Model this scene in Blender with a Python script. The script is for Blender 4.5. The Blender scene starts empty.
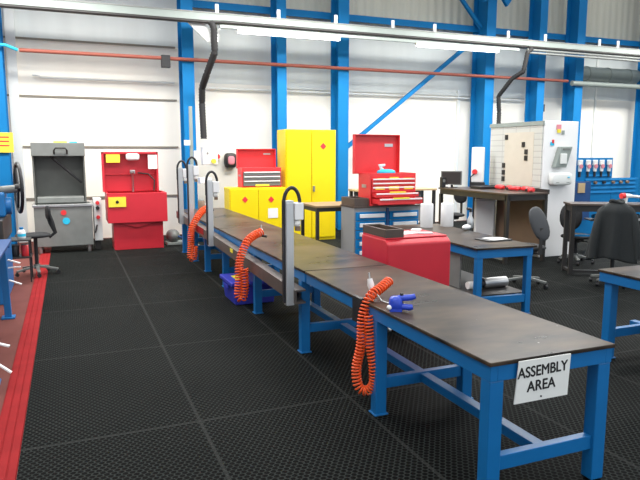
import bpy, math, random
from mathutils import Vector, Matrix
random.seed(4)
S = 0.82                      # working units -> metres
PI = math.pi
COL = bpy.context.scene.collection
ORG = {}

# ------------------------------------------------------------------ materials
def nt(name):
    m = bpy.data.materials.new(name); m.use_nodes = True
    n = m.node_tree; b = n.nodes['Principled BSDF']
    return m, n, b
def N(n, t, **k):
    x = n.nodes.new(t)
    for a, v in k.items(): setattr(x, a, v)
    return x
def mat(name, col, rough=.5, metal=0., spec=.5, var=.08, scale=6., bump=0., coat=0.):
    """plain paint / plastic / metal with slight procedural mottling"""
    m, n, b = nt(name)
    tc = N(n, 'ShaderNodeTexCoord'); no = N(n, 'ShaderNodeTexNoise'); no.inputs['Scale'].default_value = scale
    no.inputs['Detail'].default_value = 5
    n.links.new(tc.outputs['Object'], no.inputs['Vector'])
    mx = N(n, 'ShaderNodeMix', data_type='RGBA')
    mx.inputs[6].default_value = tuple(c*(1-var) for c in col)+(1,)
    mx.inputs[7].default_value = tuple(min(1, c*(1+var)) for c in col)+(1,)
    n.links.new(no.outputs['Fac'], mx.inputs[0]); n.links.new(mx.outputs[2], b.inputs['Base Color'])
    b.inputs['Roughness'].default_value = rough; b.inputs['Metallic'].default_value = metal
    b.inputs['Specular IOR Level'].default_value = spec
    if coat: b.inputs['Coat Weight'].default_value = coat
    if bump:
        bp = N(n, 'ShaderNodeBump'); bp.inputs['Strength'].default_value = bump; bp.inputs['Distance'].default_value = .01
        n.links.new(no.outputs['Fac'], bp.inputs['Height']); n.links.new(bp.outputs['Normal'], b.inputs['Normal'])
    return m
def emit(name, col, s):
    m, n, b = nt(name)
    b.inputs['Base Color'].default_value = (*col, 1)
    b.inputs['Emission Color'].default_value = (*col, 1); b.inputs['Emission Strength'].default_value = s
    return m
M = {}
M['blue'] = mat('blue_paint', (.005, .145, .40), .38, var=.12)
M['colblue'] = mat('column_blue', (.004, .17, .43), .6, spec=.2, var=.12, scale=2)
M['darkblue'] = mat('dark_blue', (.01, .06, .2), .5)
M['red'] = mat('red_enamel', (.56, .02, .035), .4, var=.1)
M['redbright'] = mat('bright_red', (.72, .035, .04), .4, var=.08)
M['redfloor'] = mat('red_rubber', (.27, .016, .018), .8, spec=.1, var=.25)
M['concrete'] = mat('worn_red_floor_paint', (.15, .05, .042), .8, spec=.15, var=.35, scale=3)
M['yellow'] = mat('yellow_enamel', (.82, .63, .0), .4, var=.04)
M['yellowdull'] = mat('yellow_label', (.85, .7, .05), .5)
M['orange'] = mat('orange_hose', (.85, .1, .015), .35)
M['violet'] = mat('violet_blue_plastic', (.035, .045, .42), .4)
M['clampblue'] = mat('clamp_blue', (.02, .06, .5), .3)
M['cyan'] = mat('cyan_sticker', (.02, .5, .75), .5)
M['black'] = mat('black_plastic', (.015, .015, .017), .45)
M['rubber'] = mat('black_rubber', (.02, .02, .021), .7)
M['fabric'] = mat('black_cloth', (.018, .019, .021), .95, scale=60, var=.3, bump=.3)
M['jacket'] = mat('jacket_cloth', (.014, .017, .018), .9, scale=90, var=.4, bump=.3)
M['greyfab'] = mat('grey_chair_back', (.06, .063, .068), .7)
M['steel'] = mat('brushed_steel', (.5, .5, .5), .35, .9)
M['alu'] = mat('aluminium', (.55, .57, .58), .4, .6)
M['greymet'] = mat('grey_metal', (.2, .21, .2), .5, .2, var=.15, scale=9)
M['washer'] = mat('washer_grey', (.2, .21, .2), .5, .2, var=.25, scale=5)
M['cabgrey'] = mat('cabinet_grey', (.27, .27, .27), .5, var=.08)
M['darkmetal'] = mat('dark_frame', (.025, .023, .022), .45)
M['railbrown'] = mat('bare_steel_rail', (.15, .125, .11), .42, .5, var=.3, scale=12)
M['tanboard'] = mat('tan_board', (.26, .17, .08), .6, var=.12)
M['hoodgrey'] = mat('hood_grey', (.11, .115, .105), .5, .1, var=.2)
M['white'] = mat('white_plastic', (.8, .8, .8), .4, var=.02)
M['paper'] = mat('paper', (.8, .8, .77), .8, var=.03)
M['offwhite'] = mat('offwhite_paint', (.72, .74, .72), .5, var=.03)
M['tray'] = mat('galvanised', (.27, .31, .29), .5, .1, var=.1)
M['pipered'] = mat('pipe_red_oxide', (.33, .09, .06), .6)
M['wood'] = mat('pale_wood', (.5, .36, .2), .6, var=.15)
M['brown'] = mat('brown_board', (.2, .13, .085), .6, var=.12)
M['deskbrown'] = mat('dark_brown_top', (.07, .05, .04), .35, var=.2)
M['ink'] = mat('ink', (.01, .01, .01), .8)
M['pink'] = mat('pink_face', (.7, .25, .3), .6)
M['green'] = mat('green_sign', (.5, .65, .1), .6)
M['tube'] = emit('fluorescent_tube', (1, 1, 1), 5.)
M['ceilglow'] = emit('added_ceiling_glow', (.93, .97, 1), 1.1)  # glow for unseen ceiling strips, added to light the room
M['ceil'] = mat('ceiling_sheet', (.45, .45, .43), .8)
M['sidewall'] = mat('side_wall_paint', (.6, .6, .57), .8)

def bench_top_mat():
    m, n, b = nt('bench_rubber_top')
    tc = N(n, 'ShaderNodeTexCoord')
    mp = N(n, 'ShaderNodeMapping'); mp.inputs['Scale'].default_value = (1, 2.2, 1)
    n.links.new(tc.outputs['Object'], mp.inputs[0])
    n1 = N(n, 'ShaderNodeTexNoise'); n1.inputs['Scale'].default_value = 2.2; n1.inputs['Detail'].default_value = 5; n1.inputs['Roughness'].default_value = .55
    n.links.new(mp.outputs[0], n1.inputs['Vector'])
    cr = N(n, 'ShaderNodeValToRGB')
    cr.color_ramp.elements[0].position = .36; cr.color_ramp.elements[0].color = (.016, .014, .012, 1)
    cr.color_ramp.elements[1].position = .68; cr.color_ramp.elements[1].color = (.095, .068, .048, 1)
    n.links.new(n1.outputs['Fac'], cr.inputs[0])
    n2 = N(n, 'ShaderNodeTexNoise'); n2.inputs['Scale'].default_value = 17; n2.inputs['Detail'].default_value = 3
    n.links.new(tc.outputs['Object'], n2.inputs['Vector'])
    c2 = N(n, 'ShaderNodeValToRGB'); c2.color_ramp.elements[0].position = .74; c2.color_ramp.elements[1].position = .77
    n.links.new(n2.outputs['Fac'], c2.inputs[0])
    mx = N(n, 'ShaderNodeMix', data_type='RGBA'); mx.inputs[7].default_value = (.4, .38, .35, 1)
    n.links.new(c2.outputs[0], mx.inputs[0]); n.links.new(cr.outputs[0], mx.inputs[6])
    n.links.new(mx.outputs[2], b.inputs['Base Color'])
    r = N(n, 'ShaderNodeMapRange'); r.inputs[3].default_value = .24; r.inputs[4].default_value = .34
    n.links.new(n1.outputs['Fac'], r.inputs[0]); n.links.new(r.outputs[0], b.inputs['Roughness'])
    b.inputs['Specular IOR Level'].default_value = .09
    return m
M['benchtop'] = bench_top_mat()

def mat_honeycomb():
    """black rubber ring matting: staggered holes, with joints between tiles"""
    m, n, b = nt('honeycomb_rubber')
    tc = N(n, 'ShaderNodeTexCoord')
    def math_(op, a, c=None):
        x = N(n, 'ShaderNodeMath', operation=op)
        for i, v in enumerate((a, c)):
            if v is None: continue
            if isinstance(v, (int, float)): x.inputs[i].default_value = v
            else: n.links.new(v, x.inputs[i])
        return x.outputs[0]
    sp = N(n, 'ShaderNodeSeparateXYZ'); n.links.new(tc.outputs['Object'], sp.inputs[0])
    px, py = .040*S, .030*S*2
    def grid(ox, oy):
        fx = math_('SUBTRACT', math_('FRACT', math_('ADD', math_('DIVIDE', sp.outputs[0], px), ox)), .5)
        fy = math_('SUBTRACT', math_('FRACT', math_('ADD', math_('DIVIDE', sp.outputs[1], py), oy)), .5)
        fx = math_('MULTIPLY', fx, px/.02/S); fy = math_('MULTIPLY', fy, py/.02/S)
        return math_('SQRT', math_('ADD', math_('POWER', math_('ABSOLUTE', fx), 2), math_('POWER', math_('ABSOLUTE', fy), 2)))
    d = math_('MINIMUM', grid(0, 0), grid(.5, .5))
    cr = N(n, 'ShaderNodeValToRGB')
    cr.color_ramp.elements[0].position = .68; cr.color_ramp.elements[0].color = (0, 0, 0, 1)
    cr.color_ramp.elements[1].position = .86; cr.color_ramp.elements[1].color = (1, 1, 1, 1)
    n.links.new(d, cr.inputs[0])
    no = N(n, 'ShaderNodeTexNoise'); no.inputs['Scale'].default_value = 1.3; no.inputs['Detail'].default_value = 6
    n.links.new(tc.outputs['Object'], no.inputs['Vector'])
    rub = N(n, 'ShaderNodeMix', data_type='RGBA'); rub.inputs[6].default_value = (.014, .018, .017, 1); rub.inputs[7].default_value = (.034, .038, .035, 1)
    n.links.new(no.outputs['Fac'], rub.inputs[0])
    mx = N(n, 'ShaderNodeMix', data_type='RGBA'); mx.inputs[6].default_value = (.002, .002, .002, 1)
    n.links.new(cr.outputs[0], mx.inputs[0]); n.links.new(rub.outputs[2], mx.inputs[7])
    # tile joints: dusty lines
    def line(o, off, per, w):
        f = math_('ABSOLUTE', math_('SUBTRACT', math_('FRACT', math_('ADD', math_('DIVIDE', math_('SUBTRACT', o, off*S), per*S), .5)), .5))
        return math_('LESS_THAN', f, w/per)
    ln = math_('MAXIMUM', line(sp.outputs[0], .76, 1.13, .012), line(sp.outputs[1], 4.05, 1.80, .012))
    m2 = N(n, 'ShaderNodeMix', data_type='RGBA'); m2.inputs[7].default_value = (.04, .042, .04, 1)
    n.links.new(math_('MULTIPLY', ln, .5), m2.inputs[0]); n.links.new(mx.outputs[2], m2.inputs[6])
    n.links.new(m2.outputs[2], b.inputs['Base Color'])
    b.inputs['Roughness'].default_value = .75; b.inputs['Specular IOR Level'].default_value = .06
    bp = N(n, 'ShaderNodeBump'); bp.inputs['Strength'].default_value = .6; bp.inputs['Distance'].default_value = .008
    n.links.new(cr.outputs[0], bp.inputs['Height']); n.links.new(bp.outputs['Normal'], b.inputs['Normal'])
    return m
M['honeycomb'] = mat_honeycomb()

def cladding(name, col, rib=0., var=.05, vstreak=.06):
    m, n, b = nt(name)
    tc = N(n, 'ShaderNodeTexCoord')
    mp = N(n, 'ShaderNodeMapping'); mp.inputs['Scale'].default_value = (2.2, 1, .15)
    n.links.new(tc.outputs['Object'], mp.inputs[0])
    no = N(n, 'ShaderNodeTexNoise'); no.inputs['Scale'].default_value = 1.6; no.inputs['Detail'].default_value = 5
    n.links.new(mp.outputs[0], no.inputs['Vector'])
    mx = N(n, 'ShaderNodeMix', data_type='RGBA')
    mx.inputs[6].default_value = tuple(c*(1-vstreak*2) for c in col)+(1,); mx.inputs[7].default_value = tuple(min(1, c*(1+vstreak)) for c in col)+(1,)
    n.links.new(no.outputs['Fac'], mx.inputs[0]); n.links.new(mx.outputs[2], b.inputs['Base Color'])
    b.inputs['Roughness'].default_value = .7
    if rib:
        w = N(n, 'ShaderNodeTexWave', bands_direction='X'); w.inputs['Scale'].default_value = 1.6
        n.links.new(tc.outputs['Object'], w.inputs['Vector'])
        bp = N(n, 'ShaderNodeBump'); bp.inputs['Strength'].default_value = rib; bp.inputs['Distance'].default_value = .03
        n.links.new(w.outputs['Fac'], bp.inputs['Height']); n.links.new(bp.outputs['Normal'], b.inputs['Normal'])
    return m
M['wallcream'] = cladding('wall_cream_panel', (.86, .83, .75), 0, vstreak=.03)
M['wallgrey'] = cladding('wall_pale_grey_panel', (.64, .68, .67), .0, vstreak=.08)
M['walltan'] = cladding('wall_tan_ribbed', (.66, .63, .52), .7, vstreak=.12)
M['wallseam'] = mat('wall_seam_rail', (.22, .2, .16), .7)

def planner_mat():
    m, n, b = nt('planner_grid')
    tc = N(n, 'ShaderNodeTexCoord')
    br = N(n, 'ShaderNodeTexBrick'); br.offset = 0
    br.inputs['Color1'].default_value = (.52, .53, .5, 1); br.inputs['Color2'].default_value = (.5, .51, .48, 1)
    br.inputs['Mortar'].default_value = (.38, .38, .37, 1); br.inputs['Scale'].default_value = 1
    br.inputs['Mortar Size'].default_value = .006; br.inputs['Brick Width'].default_value = .3; br.inputs['Row Height'].default_value = .085
    sp = N(n, 'ShaderNodeSeparateXYZ'); cb = N(n, 'ShaderNodeCombineXYZ')
    n.links.new(tc.outputs['Object'], sp.inputs[0]); n.links.new(sp.outputs[1], cb.inputs[0]); n.links.new(sp.outputs[2], cb.inputs[1])
    n.links.new(cb.outputs[0], br.inputs['Vector']); n.links.new(br.outputs['Color'], b.inputs['Base Color'])
    b.inputs['Roughness'].default_value = .35
    return m
M['planner'] = planner_mat()
M['plannertan'] = mat('planner_tan_strip', (.56, .52, .44), .5)

# ------------------------------------------------------------------ mesh builder
class MB:
    def __init__(s): s.v = []; s.f = []; s.mi = []; s.sm = []; s.cur = 0
    def _add(s, vs, fs, smooth=False):
        o = len(s.v); s.v += [tuple(v) for v in vs]
        for f in fs: s.f.append([i+o for i in f]); s.mi.append(s.cur); s.sm.append(smooth)
        return s
    def box(s, x0, x1, y0, y1, z0, z1, M4=None):
        vs = [Vector((x, y, z)) for z in (z0, z1) for x, y in ((x0, y0), (x1, y0), (x1, y1), (x0, y1))]
        if M4: vs = [M4 @ v for v in vs]
        return s._add(vs, [(3, 2, 1, 0), (4, 5, 6, 7), (0, 1, 5, 4), (1, 2, 6, 5), (2, 3, 7, 6), (3, 0, 4, 7)])
    def bar(s, a, b, w, h, up=(0, 0, 1)):
        a = Vector(a); b = Vector(b); d = (b-a).normalized(); u = Vector(up)
        if abs(d.dot(u)) > .98: u = Vector((0, 1, 0))
        r = d.cross(u).normalized(); u = r.cross(d)
        vs = [p + r*i*w/2 + u*j*h/2 for p in (a, b) for i, j in ((-1, -1), (1, -1), (1, 1), (-1, 1))]
        return s._add(vs, [(0, 1, 2, 3), (7, 6, 5, 4), (4, 5, 1, 0), (5, 6, 2, 1), (6, 7, 3, 2), (7, 4, 0, 3)])
    def tube(s, pts, r, n=10, caps=True, closed=False):
        pts = [Vector(p) for p in pts]; K = len(pts)
        rs = r if isinstance(r, (list, tuple)) else [r]*K
        ref = None; rings = []
        for i, p in enumerate(pts):
            if closed: t = pts[(i+1) % K]-pts[i-1]
            else: t = pts[min(i+1, K-1)]-pts[max(i-1, 0)]
            t.normalize()
            if ref is None:
                ref = Vector((0, 0, 1)) if abs(t.z) < .9 else Vector((1, 0, 0))
            ref = (ref - t*ref.dot(t))
            if ref.length < 1e-5: ref = Vector((1, .3, .2)); ref = ref - t*ref.dot(t)
            ref.normalize(); q = t.cross(ref)
            rings.append([p + (ref*math.cos(2*PI*j/n)+q*math.sin(2*PI*j/n))*rs[i] for j in range(n)])
        vs = [v for rr in rings for v in rr]; fs = []
        for i in range(K if closed else K-1):
            a = i*n; b2 = ((i+1) % K)*n
            for j in range(n): fs.append((a+j, a+(j+1) % n, b2+(j+1) % n, b2+j))
        s._add(vs, fs, True)
        if caps and not closed:
            s._add(rings[0], [tuple(range(n-1, -1, -1))]); s._add(rings[-1], [tuple(range(n))])
        return s
    def cyl(s, a, b, r, n=20, r2=None): return s.tube([a, b], [r, r if r2 is None else r2], n)
    def lathe(s, prof, c=(0, 0, 0), n=24):
        c = Vector(c); vs = [c+Vector((r*math.cos(2*PI*j/n), r*math.sin(2*PI*j/n), z)) for r, z in prof for j in range(n)]
        fs = [(i*n+j, i*n+(j+1) % n, (i+1)*n+(j+1) % n, (i+1)*n+j) for i in range(len(prof)-1) for j in range(n)]
        s._add(vs, fs, True)
        K = len(prof); s._add(vs[:n], [tuple(range(n-1, -1, -1))]); s._add(vs[(K-1)*n:], [tuple(range(n))])
        return s
    def prism(s, pts, a, b, axis='y'):
        """polygon in the plane across `axis`, extruded from a to b"""
        def mk(p, t):
            return {'y': (p[0], t, p[1]), 'x': (t, p[0], p[1]), 'z': (p[0], p[1], t)}[axis]
        n = len(pts); vs = [mk(p, a) for p in pts]+[mk(p, b) for p in pts]
        return s._add(vs, [tuple(range(n-1, -1, -1)), tuple(range(n, 2*n))]+[(i, (i+1) % n, n+(i+1) % n, n+i) for i in range(n)])
    def ell(s, c, rx, ry, rz, M4=None, nu=20, nv=10, p=1.):
        vs = []; fs = []
        def sg(x): return math.copysign(abs(x)**p, x)
        for i in range(nv+1):
            t = -PI/2+PI*i/nv
            for j in range(nu):
                a = 2*PI*j/nu
                v = Vector((rx*sg(math.cos(t))*sg(math.cos(a)), ry*sg(math.cos(t))*sg(math.sin(a)), rz*sg(math.sin(t))))
                vs.append((M4 @ v if M4 else v)+Vector(c))
        for i in range(nv):
            for j in range(nu): fs.append((i*nu+j, i*nu+(j+1) % nu, (i+1)*nu+(j+1) % nu, (i+1)*nu+j))
        return s._add(vs, fs, True)
    def make(s, name, m, parent=None, bev=0., org=None, sub=0):
        if org is None: org = ORG.get(parent.name, (0, 0, 0)) if parent else (0, 0, 0)
        me = bpy.data.meshes.new(name)
        me.from_pydata([((v[0]-org[0])*S, (v[1]-org[1])*S, (v[2]-org[2])*S) for v in s.v], [], s.f)
        ms = m if isinstance(m, (list, tuple)) else [m]
        for k in ms: me.materials.append(M[k])
        me.polygons.foreach_set('material_index', s.mi); me.polygons.foreach_set('use_smooth', s.sm)
        me.validate(); me.update()
        o = bpy.data.objects.new(name, me); COL.objects.link(o)
        if parent: o.parent = parent; ORG[o.name] = org
        else: o.location = Vector(org)*S
        if bev:
            b = o.modifiers.new('bevel', 'BEVEL'); b.width = bev*S; b.segments = 2; b.limit_method = 'ANGLE'
        if sub:
            b = o.modifiers.new('sub', 'SUBSURF'); b.levels = sub; b.render_levels = sub
        return o
def setp(o, label, cat, group=None):
    o['label'] = label; o['category'] = cat
    if group: o['group'] = group
    return o
def thing(name, label, cat, org, rz=0, group=None, local=False):
    o = bpy.data.objects.new(name, None); o.empty_display_size = .1; COL.objects.link(o)
    o.location = Vector(org)*S; o.rotation_euler = (0, 0, rz)
    ORG[o.name] = (0, 0, 0) if local else org
    return setp(o, label, cat, group)
def copy_tree(o, parent=None):
    c = o.copy(); COL.objects.link(c); c.parent = parent
    for ch in list(o.children): copy_tree(ch, c)
    return c
def dup(root, org, rz, label, group=None):
    c = copy_tree(root); c.location = Vector(org)*S; c.rotation_euler = (0, 0, rz); c['label'] = label
    if group: c['group'] = group
    return c
def struct(o): o['kind'] = 'structure'; return o
def bx(*a): return MB().box(*a)

# ------------------------------------------------------------------ setting
struct(bx(-8, 24, -6, 14.4, -.2, 0).make('floor', 'concrete'))
o = bx(-.36, 20, -4, 14.0, .0005, .014).make('rubber_mat', 'honeycomb')
setp(o, 'black honeycomb rubber matting covering the workshop floor', 'mat')
m = MB()
for k in range(3): m.prism([(-.525+k*.055, .001), (-.473+k*.055, .001), (-.477+k*.055, .012), (-.521+k*.055, .012)], -4, 13.0, 'y')
m.box(-.53, -.361, -4, 13.0, .0005, .006)
o = m.make('mat_edge_strip', 'redfloor'); setp(o, 'red grooved edging strip along the left side of the black matting', 'mat edging')

m = MB(); m.box(-8, 2.45, 14.2, 14.4, 0, 4.15); m.box(2.45, 24, 14.2, 14.4, 0, 3.42)
m.cur = 1; m.box(-8, 2.45, 14.2, 14.4, 4.15, 5.6); m.box(2.45, 24, 14.2, 14.4, 3.42, 5.0)
m.cur = 2; m.box(-8, 2.45, 14.2, 14.4, 5.6, 8); m.box(2.45, 24, 14.2, 14.4, 5.0, 8)
struct(m.make('wall_back', ['wallcream', 'wallgrey', 'walltan']))
k = 1
for z in (4.15, 3.01, 1.98, .90):
    struct(bx(-6, 2.35, 14.17, 14.2, z-.018, z+.018).make('trim_%d' % k, 'wallseam')); k += 1
struct(bx(-1.0, -.82, 14.1, 14.2, 0, 6).make('trim_5', 'offwhite'))
struct(bx(4.9, 12.5, 14.16, 14.2, 3.36, 3.42).make('trim_6', 'offwhite'))
struct(bx(9.75, 9.83, 14.14, 14.2, 0, 3.5).make('trim_7', 'offwhite'))
struct(bx(14.6, 14.66, 14.16, 14.2, 0, 5).make('trim_8', 'offwhite'))
struct(bx(-8.2, -8, -6, 14.4, 0, 8).make('wall_left', 'sidewall'))
struct(bx(24, 24.2, -6, 14.4, 0, 8).make('wall_right', 'sidewall'))
m = MB(); m.box(-8.2, 24.2, -6, 14.4, 8, 8.15)
m.cur = 1
for y in (-2, 2.5, 7, 11): m.box(-7, 23, y, y+1.5, 7.97, 7.999)  # added glowing strips, out of view, lift the upper walls
struct(m.make('ceiling', ['ceil', 'ceilglow']))

# ------------------------------------------------------------------ steel frame of the building
def column(xr, w, label, y0=13.42, d=.46, h=7.9):
    x0 = xr-w; m = MB()
    t = thing('steel_column', label, 'column', ((x0+xr)/2, y0+d/2, 0), group='blue steel columns along the back wall')
    bx(x0, xr, y0, y0+.03, 0, h).make('flange', 'colblue', t, .004)
    bx(x0, xr, y0+d-.03, y0+d, 0, h).make('flange', 'colblue', t, .004)
    bx(x0+w*.44, xr-w*.44, y0+.03, y0+d-.03, 0, h).make('web', 'colblue', t)
column(-1.02, .30, 'blue steel column with a yellow sign, furthest left on the back wall')
column(2.61, .25, 'blue steel column behind the far end of the long bench')
column(4.68, .22, 'blue steel column rising behind the tall yellow cabinet')
column(6.22, .27, 'blue steel column between the yellow cabinet and the open red tool chest')
column(10.36, .28, 'blue steel column with a diagonal brace, left of the white planner block', d=.6)
column(12.02, .24, 'narrower blue steel column just behind the white planner block')
column(13.36, .28, 'wide blue steel column right of the white planner block')
column(16.2, .30, 'blue steel column at the far right edge of the picture')
m = MB().bar((6.25, 13.7, 1.95), (10.05, 13.7, 4.85), .09, .09)
setp(m.make('diagonal_brace', 'colblue', org=(6.25, 13.7, 1.95)), 'long diagonal blue brace between two back wall columns', 'brace')
m = MB().bar((8.9, 13.7, 6.3), (10.1, 13.7, 5.05), .08, .08)
setp(m.make('diagonal_brace', 'colblue', org=(8.9, 13.7, 6.3)), 'short blue brace above the cable tray near the ceiling', 'brace')
m = MB().prism([(9.7, 6.6), (10.45, 6.6), (10.75, 5.75), (10.6, 5.55), (10.3, 5.9), (9.9, 5.6)], 13.3, 13.4, 'y')
setp(m.make('gusset_plate', 'colblue', org=(10.2, 13.35, 6)), 'blue gusset plate at the top of the braced column', 'bracket')
m = MB(); m.box(2.7, 18, 13.9, 13.96, 4.98, 5.13); m.box(2.7, 18, 13.96, 14.15, 5.1, 5.13)
setp(m.make('wall_girder', 'colblue', org=(10, 13.95, 5.05)), 'long horizontal blue steel rail high on the back wall', 'girder')

# ------------------------------------------------------------------ services on the wall
t = thing('cable_tray', 'long pale galvanised cable tray running high across the back wall', 'cable tray', (5, 12.6, 4.42))
m = MB(); m.box(-4, 17, 12.56, 12.58, 4.44, 4.60); m.box(-4, 17, 12.58, 12.86, 4.44, 4.455); m.box(-4, 17, 12.86, 12.88, 4.44, 4.60)
m.make('tray_channel', 'tray', t)
m = MB(); m.box(-4, 17, 12.55, 12.565, 4.585, 4.61); m.box(-4, 17, 12.55, 12.565, 4.435, 4.455)
m.make('tray_lip', 'greymet', t)
m = MB(); m.prism([(2.3, 4.44), (2.62, 4.44), (2.83, 4.24), (2.83, 4.05), (2.72, 4.05)], 12.60, 12.64, 'y')
m.prism([(3.15, 4.44), (3.0, 4.34), (2.95, 4.05), (2.85, 4.05), (2.85, 4.24)], 12.60, 12.64, 'y')
m.make('tee_branch', 'offwhite', t)
for i, u in enumerate((2.95, 4.25, 5.55, 6.95, 8.05, 10.15, 11.3, 13.1, 13.75)):
    h = MB(); h.box(u-.035, u+.035, 12.66, 12.69, 4.455, 4.80)
    setp(h.make('tray_hanger', 'white', org=(u, 12.7, 4.455)), 'small white hanger strap tying the cable tray to the blue rail', 'bracket', 'white hangers of the cable tray')
def pipe(name, pts, r, mt, label, cat, n=10):
    return setp(MB().tube([(p[0]-pts[0][0], p[1]-pts[0][1], p[2]-pts[0][2]) for p in pts], r, n).make(name, mt, org=(0, 0, 0)), label, cat), pts[0]
def pipe(name, pts, r, mt, label, cat, n=10, group=None):
    o = MB().tube(pts, r, n).make(name, mt, org=pts[0]); return setp(o, label, cat, group)
pipe('conduit', [(-4, 12.52, 4.41), (2.75, 12.52, 4.41), (3.05, 12.52, 4.43), (10.6, 12.52, 4.43)], .034, 'darkmetal', 'thin dark conduit along the underside of the cable tray', 'conduit')
for i, z in enumerate((4.43, 4.36, 4.29)):
    pipe('conduit', [(10.6 if i else 10.62, 12.5, z), (17, 12.5, z)], .028, ['darkmetal', 'greymet', 'greymet'][i],
         ['dark upper pipe of the three conduits at the right end of the tray', 'middle grey pipe of the three conduits at the right end of the tray', 'lowest grey pipe of the three conduits at the right end of the tray'][i], 'conduit')
def ribbed(name, pts, r, label):
    P = [Vector(p) for p in pts]; out = []; rs = []
    for a, b in zip(P, P[1:]):
        k = max(2, int((b-a).length/.03))
        for i in range(k): out.append(a.lerp(b, i/k)); rs.append(r*(1.0 if i % 2 else .8))
    out.append(P[-1]); rs.append(r)
    return setp(MB().tube(out, rs, 10).make(name, 'rubber', org=pts[0]), label, 'conduit')
ribbed('flexible_conduit', [(2.78, 12.5, 4.42), (2.84, 12.5, 4.3), (2.87, 12.6, 3.85), (2.76, 12.9, 3.45), (2.72, 13.2, 3.2), (2.74, 13.35, 2.9), (2.76, 13.35, 2.15)], .075,
       'thick black flexible conduit dropping from the tray beside the column')
ribbed('flexible_conduit', [(10.75, 12.5, 4.40), (10.62, 12.5, 4.3), (10.6, 12.6, 3.85), (10.5, 12.9, 3.7), (10.42, 13.3, 3.3), (10.5, 13.35, 2.9), (10.5, 13.35, 1.6)], .06,
       'black flexible conduit dropping from the tray near the white planner block')
pipe('wall_pipe', [(-.72, 13.36, 3.79), (12.75, 13.36, 3.79)], .038, 'pipered', 'long red-brown pipe running along the back wall', 'pipe')
pipe('air_pipe', [(-1.2, 13.3, 3.86), (-.95, 13.3, 3.86), (-.75, 13.36, 3.79)], .03, 'cyan', 'short pale blue pipe joining the red-brown pipe on the left', 'pipe')
pipe('wall_pipe', [(12.9, 13.36, 3.74), (16, 13.36, 3.74)], .07, 'tray', 'pale grey pipe on the wall at the right', 'pipe')
m = MB().tube([(13.4, 13.9, 4.1), (15.86, 13.9, 4.1)], .2, 20)
for x in (13.9, 14.7, 15.5): m.tube([(x, 13.9, 4.1), (x+.04, 13.9, 4.1)], .215, 20)
setp(m.make('air_duct', 'tray', org=(13.4, 13.9, 4.1)), 'round grey air duct on the wall at the upper right', 'duct')
m = MB(); m.tube([(-.55, 14.1, 3.42), (-.45, 14.1, 3.42), (-.4, 14.1, 3.38), (2.3, 14.1, 3.38)], .02, 8)
setp(m.make('wall_pipe', 'offwhite', org=(-.5, 14.1, 3.4)), 'thin cream pipe on the left part of the back wall', 'pipe')
m = MB(); m.tube([(3.0, 14.1, 3.3), (12, 14.1, 3.3)], .022, 8)
setp(m.make('wall_pipe', 'offwhite', org=(3, 14.1, 3.3)), 'thin cream pipe below the red-brown pipe, right of the conduit', 'pipe')
o = bx(1.92, 2.1, 13.3, 13.42, 3.6, 3.85).make('junction_box', 'black', None, .01, org=(2.0, 13.4, 3.7)); setp(o, 'small black box on the pipe left of the blue column', 'box')
o = bx(12.25, 12.5, 13.9, 14.0, 3.0, 3.2).make('junction_box', 'darkmetal', None, .01, org=(12.4, 14, 3.1)); setp(o, 'small dark wall box between two blue columns on the right', 'box')
o = bx(2.95, 10.3, 12.42, 12.48, 4.30, 4.36).make('lamp_trunking', 'tray', org=(6, 12.45, 4.3)); setp(o, 'pale trunking carrying the two fluorescent lamps', 'trunking')
for x0, x1, lb in ((3.3, 5.55, 'left fluorescent batten lamp, above the yellow cabinet'), (7.42, 9.7, 'right fluorescent batten lamp, above the diagonal brace')):
    t = thing('fluorescent_lamp', lb, 'lamp', ((x0+x1)/2, 12.45, 4.2), group='fluorescent lamps under the tray')
    bx(x0, x1, 12.40, 12.50, 4.27, 4.30).make('lamp_body', 'white', t, .006)
    m = MB().tube([(x0+.02, 12.45, 4.245), (x1-.02, 12.45, 4.245)], .022, 12); m.make('lamp_tube', 'tube', t)
    for x in (x0, x1-.03): bx(x, x+.03, 12.42, 12.48, 4.22, 4.27).make('end_cap', 'white', t)

# small things hung around the far end of the bench
t = thing('sign', 'yellow sign with red print on the far left column', 'sign', (-1.12, 13.4, 1.95))
bx(-1.25, -.93, 13.37, 13.39, 1.86, 2.24).make('sign_board', 'yellowdull', t)
for z in (2.14, 2.06, 1.98): bx(-1.18, -1.0, 13.365, 13.3695, z, z+.025).make('printed_line', 'redbright', t)
t = thing('control_box', 'white control box below the black conduit on the back wall', 'control box', (2.86, 13.38, 1.75))
bx(2.70, 3.02, 13.2, 13.40, 1.6, 1.98).make('housing', 'white', t, .01)
bx(2.55, 2.72, 13.401, 13.419, 1.7, 1.9).make('bracket', 'white', t)
MB().cyl((2.92, 13.2, 1.68), (2.92, 13.13, 1.68), .05).make('knob', 'yellowdull', t)
MB().cyl((2.80, 13.2, 1.85), (2.80, 13.17, 1.85), .02).make('button', 'greymet', t)
o = bx(2.62, 2.86, 13.15, 13.41, 1.2, 1.33).make('socket_box', 'white', None, .01, org=(2.7, 13.3, 1.25)); setp(o, 'low white socket box at the column foot behind the bench', 'box')
t = thing('emergency_stop', 'small red emergency stop right of the white control box', 'switch', (3.1, 14.2, 1.75))
bx(3.14, 3.28, 14.08, 14.2, 1.68, 1.86).make('housing', 'paper', t, .01); MB().cyl((3.21, 14.08, 1.77), (3.21, 14.02, 1.77), .055).make('button', 'redbright', t)
t = thing('wall_instrument', 'rounded dark instrument with a pink face on the back wall', 'instrument', (3.5, 14.2, 1.75))
MB().ell((3.52, 14.1, 1.68), .14, .1, .17, p=.5).make('housing', 'darkmetal', t)
MB().ell((3.52, 14.01, 1.68), .08, .03, .10, p=.6).make('face', 'pink', t)

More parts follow.
